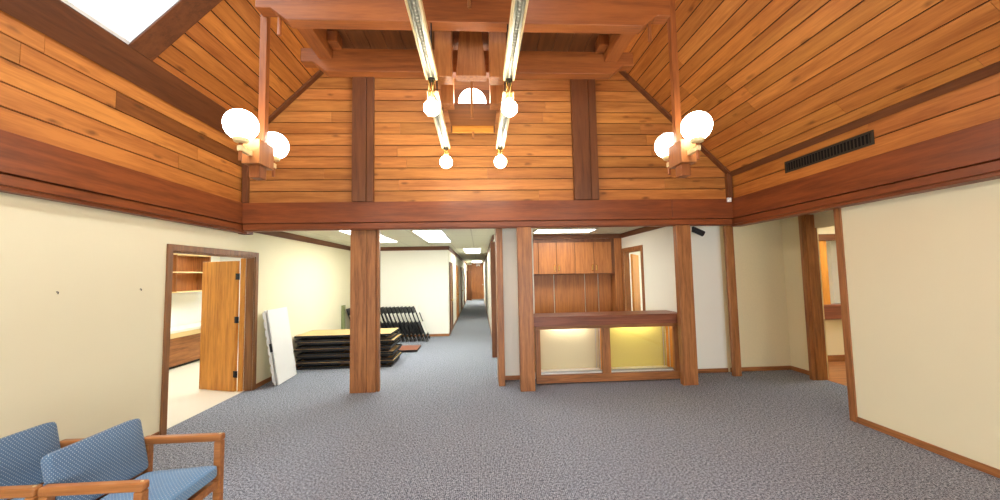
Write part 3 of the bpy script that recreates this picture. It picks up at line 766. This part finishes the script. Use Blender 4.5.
# ------------------------------------------------------------------ pendant lamps with two globes
def pendant(label, x, group):
    y = 3.40
    ztop = (zl(x) if x < RX else zr(x)) - .04
    t = thing('globe_pendant', label, 'pendant lamp', (x, y, 2.965), 0, group)
    MB().box(-.030, .030, .035, .095, 0, ztop-2.965).build('pole', M['frame_z'], t, bevel=.003)
    MB().box(-.075, .075, -.115, .115, -.215, -.0).build('box_block', M['cab_z'], t, bevel=.004)  # lighter wood than the pole: the globes' light put into its colour
    MB().box(-.045, .045, -.055, .055, -.325, -.215).build('lower_block', M['frame_z'], t, bevel=.004)
    for s in (-1, 1):
        a = MB().box(-.018, .018, min(s*.115, s*.27), max(s*.115, s*.27), -.155, -.110).build('arm', M['laminate'], t, bevel=.003)
        MB().bar((0, s*.25, -.235), (0, s*.25, -.06), .014, 14).build('dowel', M['frame_z'], a)
        MB().lathe([(.02, -.088), (.05, -.078), (.058, -.055), (.058, -.045), (0, -.045)], (0, s*.25, 0), 24).build('fitter', M['laminate'], a, smooth=False)
        MB().sphere((0, s*.25, .065), .128, 40, 20, z0=-.93).build('globe', M['globe'], a, smooth=True)
    return t
pendant('two globe pendant lamp with wooden post hanging at the left', -1.95, 'globe pendants')
pendant('two globe pendant lamp with wooden post hanging at the right', 1.95, 'globe pendants')

# ------------------------------------------------------------------ central hanging light frame
CX = -.05
hf = thing('hanging_light_frame', 'large cedar beam frame with bulb tracks hanging under the peak of the ceiling', 'light fixture', (CX, 3.75, 4.06))
def h(x0, x1, y0, y1, z0, z1): return (x0, x1, y0-3.75, y1-3.75, z0-4.06, z1-4.06)
def hbox(name, b, mat, par=None, bev=.004): return box(name, h(*b), M[mat], par or hf, bev)
def beam(y0, y1):
    z = lambda q: q-4.06
    poly = [(-1.90, z(4.165)), (-1.77, z(4.165)), (-1.635, z(4.06)), (1.635, z(4.06)), (1.77, z(4.165)), (1.90, z(4.165)), (1.90, z(4.325)), (-1.90, z(4.325))]
    o = MB().prism(poly, y0-3.75, y1-3.75).build('cross_beam', M['frame_x'], hf, bevel=.005)
    for s in (-1, 1) if y0 < 4 else (): MB().bar((s*1.72, (y0+y1)/2-3.75, z(3.95)), (s*1.72, (y0+y1)/2-3.75, z(4.17)), .016, 14).build('peg', M['frame_z'], o)
    return o
b1 = beam(3.30, 3.43); b2 = beam(4.15, 4.28)
for s in (-1, 1):
    a, b = sorted((s*1.70, s*1.55)); hbox('side_joist', (a, b, 3.43, 4.15, 4.20, 4.42), 'frame_y')
    a, b = sorted((s*1.55, s*1.44)); hbox('corner_block', (a, b, 3.98, 4.14, 4.30, 4.42), 'frame_z')
m = MB()
for k in range(16):
    x = -1.55 + k*.194; m.box(*h(x, x+.188, 3.43, 4.75, 4.425, 4.445))
m.box(*h(-1.55, 1.55, 3.43, 4.75, 4.444, 4.465)); m.build('canopy_boards', M['dark_y'], hf, bevel=.003)
for s in (-1, 1):
    a, b = sorted((s*1.45, s*1.35)); x = CX + s*1.4
    hbox('hanger_post', (a, b, 3.33, 3.43, 4.325, (zl(x-.06) if s < 0 else zr(x+.06))-.03), 'frame_z')
# blocks and boards of the middle
for s in (-1, 1):
    a, b = sorted((s*.19, s*.365)); hbox('front_block', (a, b, 3.69, 3.86, 3.76, 4.42), 'cab_z')
    a, b = sorted((s*.215, s*.365)); hbox('rear_block', (a, b, 4.285, 4.46, 3.76, 4.42), 'cab_z')
m = MB()
def tap(y): return None
m.hexa([(-.165, .15, 3.885-4.06), (.165, .15, 3.885-4.06), (.165, .27, 3.885-4.06), (-.165, .27, 3.885-4.06), (-.115, .15, .36), (.115, .15, .36), (.115, .27, .36), (-.115, .27, .36)])
m.build('centre_board', M['cab_z'], hf, bevel=.004)
tr = hbox('lamp_tray', (-.30, .30, 4.365, 5.00, 3.775, 3.80), 'dark_x')
hbox('tray_lip', (-.28, .28, 4.98, 5.02, 3.685, 3.775), 'gold_x', tr)
hbox('tray_back', (-.30, .30, 5.02, 5.05, 3.70, 4.30), 'dark_x', tr)
MB().sphere((0, 4.55-3.75, 3.885-4.06), .172, 40, 20, z0=-.48).build('dome_lamp', M['globe'], tr, smooth=True)
for y, z0, z1 in ((4.0, 3.52, 3.885), (5.0, 3.60, 3.69), (3.24, 4.20, 4.40)):
    pass
MB().bar((.0, 4.10-3.75, 3.50-4.06), (.0, 4.10-3.75, .02), .017, 12).build('dowel', M['oak_z'], hf)
MB().bar((.0, 4.99-3.75, 3.60-4.06), (.0, 4.99-3.75, 3.69-4.06), .017, 12).build('dowel', M['oak_z'], hf)
MB().bar((.0, 3.285-3.75, 4.19-4.06), (.0, 3.285-3.75, 4.40-4.06), .017, 12).build('dowel', M['oak_z'], hf)
# bulb tracks
def track(s, y0, y1, z, bulb_r, st=.19):
    x = s*.352; w = .052
    t = MB().box(*h(x-w, x-w+.016, y0, y1, z, z+.06)).box(*h(x+w-.016, x+w, y0, y1, z, z+.06)).box(*h(x-w+.016, x+w-.016, y0, y1, z+.02, z+.06)).build('bulb_track', M['laminate'], hf, bevel=.002)
    m = MB().box(*h(x-w+.017, x+w-.017, y0+.001, y1-.001, z+.013, z+.019)); n = int((y1-y0)/.035)
    for k in range(n):
        yy = y0 + .017 + k*.035
        m.lathe([(0, -.016), (.012, -.013), (.018, -.004), (.019, .006)], (x, yy-3.75, z+.012-4.06), 10)
    m.build('perforated_strip', M['track_metal'], t)
    e = MB().bar((x, y1-.02-3.75, z-.01-4.06), (x, y1-.02-3.75, z+.0-4.06), .034, 16).build('end_cap', M['black_metal'], t)
    MB().bar((x-.017, y1-.02-3.75, z-st-4.06), (x-.017, y1-.02-3.75, z-.005-4.06), .013, 14).bar((x+.017, y1-.02-3.75, z-st-4.06), (x+.017, y1-.02-3.75, z-.005-4.06), .013, 14).build('bulb_stem', M['brass'], t, smooth=True)
    MB().sphere((x, y1-.02-3.75, z-st-.078-4.06), bulb_r, 32, 16).build('bulb', M['bulb'], t, smooth=True)
    return t
for s in (-1, 1):
    track(s, 1.5, 3.34, 3.53, .072); track(s, 3.40, 4.82, 3.40, .080, .105)
    x = s*.352
    for yy, za, zb in ((3.32, 3.585, 4.065), (3.78, 3.455, 3.765), (4.40, 3.455, 3.765)):
        MB().bar((x, yy-3.75, za-4.06), (x, yy-3.75, zb-4.06), .007, 10).build('track_hanger', M['black_metal'], hf)
# near end carried the same way, out of the picture
for s in (-1, 1): hbox('track_drop', (s*.352-.02, s*.352+.02, 1.6, 1.64, 3.59, 4.42), 'frame_z')
hbox('carrier_board', (-.42, .42, 1.56, 3.30, 4.34, 4.42), 'frame_y')

# ------------------------------------------------------------------ light
W = bpy.data.worlds.new('World'); bpy.context.scene.world = W; W.use_nodes = True
bg = W.node_tree.nodes['Background']; bg.inputs[0].default_value = (.93, .97, 1.0, 1); bg.inputs[1].default_value = 6.0

def area(name, loc, rot, sx, sy, power=0, portal=False, col=(1,1,1)):
    l = bpy.data.lights.new(name, 'AREA'); l.shape = 'RECTANGLE'; l.size = sx; l.size_y = sy; l.energy = power; l.color = col
    if portal: l.cycles.is_portal = True
    o = bpy.data.objects.new(name, l); C.objects.link(o); o.location = loc; o.rotation_euler = rot; return o
area('window_portal', (-1.35, YB-.14, 1.3), (PI/2, 0, 0), 3.1, 2.1, portal=True)
area('window_portal', (1.95, YB-.14, 1.3), (PI/2, 0, 0), 3.1, 2.1, portal=True)
pc = Vector(PL((y0+y1)/2, (t0+t1)/2, .43))
area('skylight_portal', pc, (0, -PI/4, 0), t1-t0, y1-y0, portal=True)

# ------------------------------------------------------------------ camera
F, p, yw, r = 375.0, math.radians(3.75), math.radians(3.27), math.radians(1.13)
fwd = Vector((math.sin(yw)*math.cos(p), math.cos(yw)*math.cos(p), math.sin(p)))
rt = Vector((math.cos(yw), -math.sin(yw), 0)); up = rt.cross(fwd)
ix = rt*math.cos(r) - up*math.sin(r); iy = rt*math.sin(r) + up*math.cos(r)
cam = bpy.data.cameras.new('Camera'); co = bpy.data.objects.new('Camera', cam); C.objects.link(co)
cam.sensor_width = 36; cam.lens = 36*F/1000; cam.clip_start = .05; cam.clip_end = 200
co.matrix_world = Matrix(((ix.x, iy.x, -fwd.x, 0), (ix.y, iy.y, -fwd.y, 0), (ix.z, iy.z, -fwd.z, 1.75), (0,0,0,1)))
S = bpy.context.scene; S.camera = co
S.view_settings.view_transform = 'Standard'; S.view_settings.look = 'None'; S.view_settings.gamma = 1; S.view_settings.exposure = 1.35
S.view_settings.use_curve_mapping = False
S.cycles.max_bounces = 10; S.cycles.diffuse_bounces = 6; S.cycles.use_denoising = True
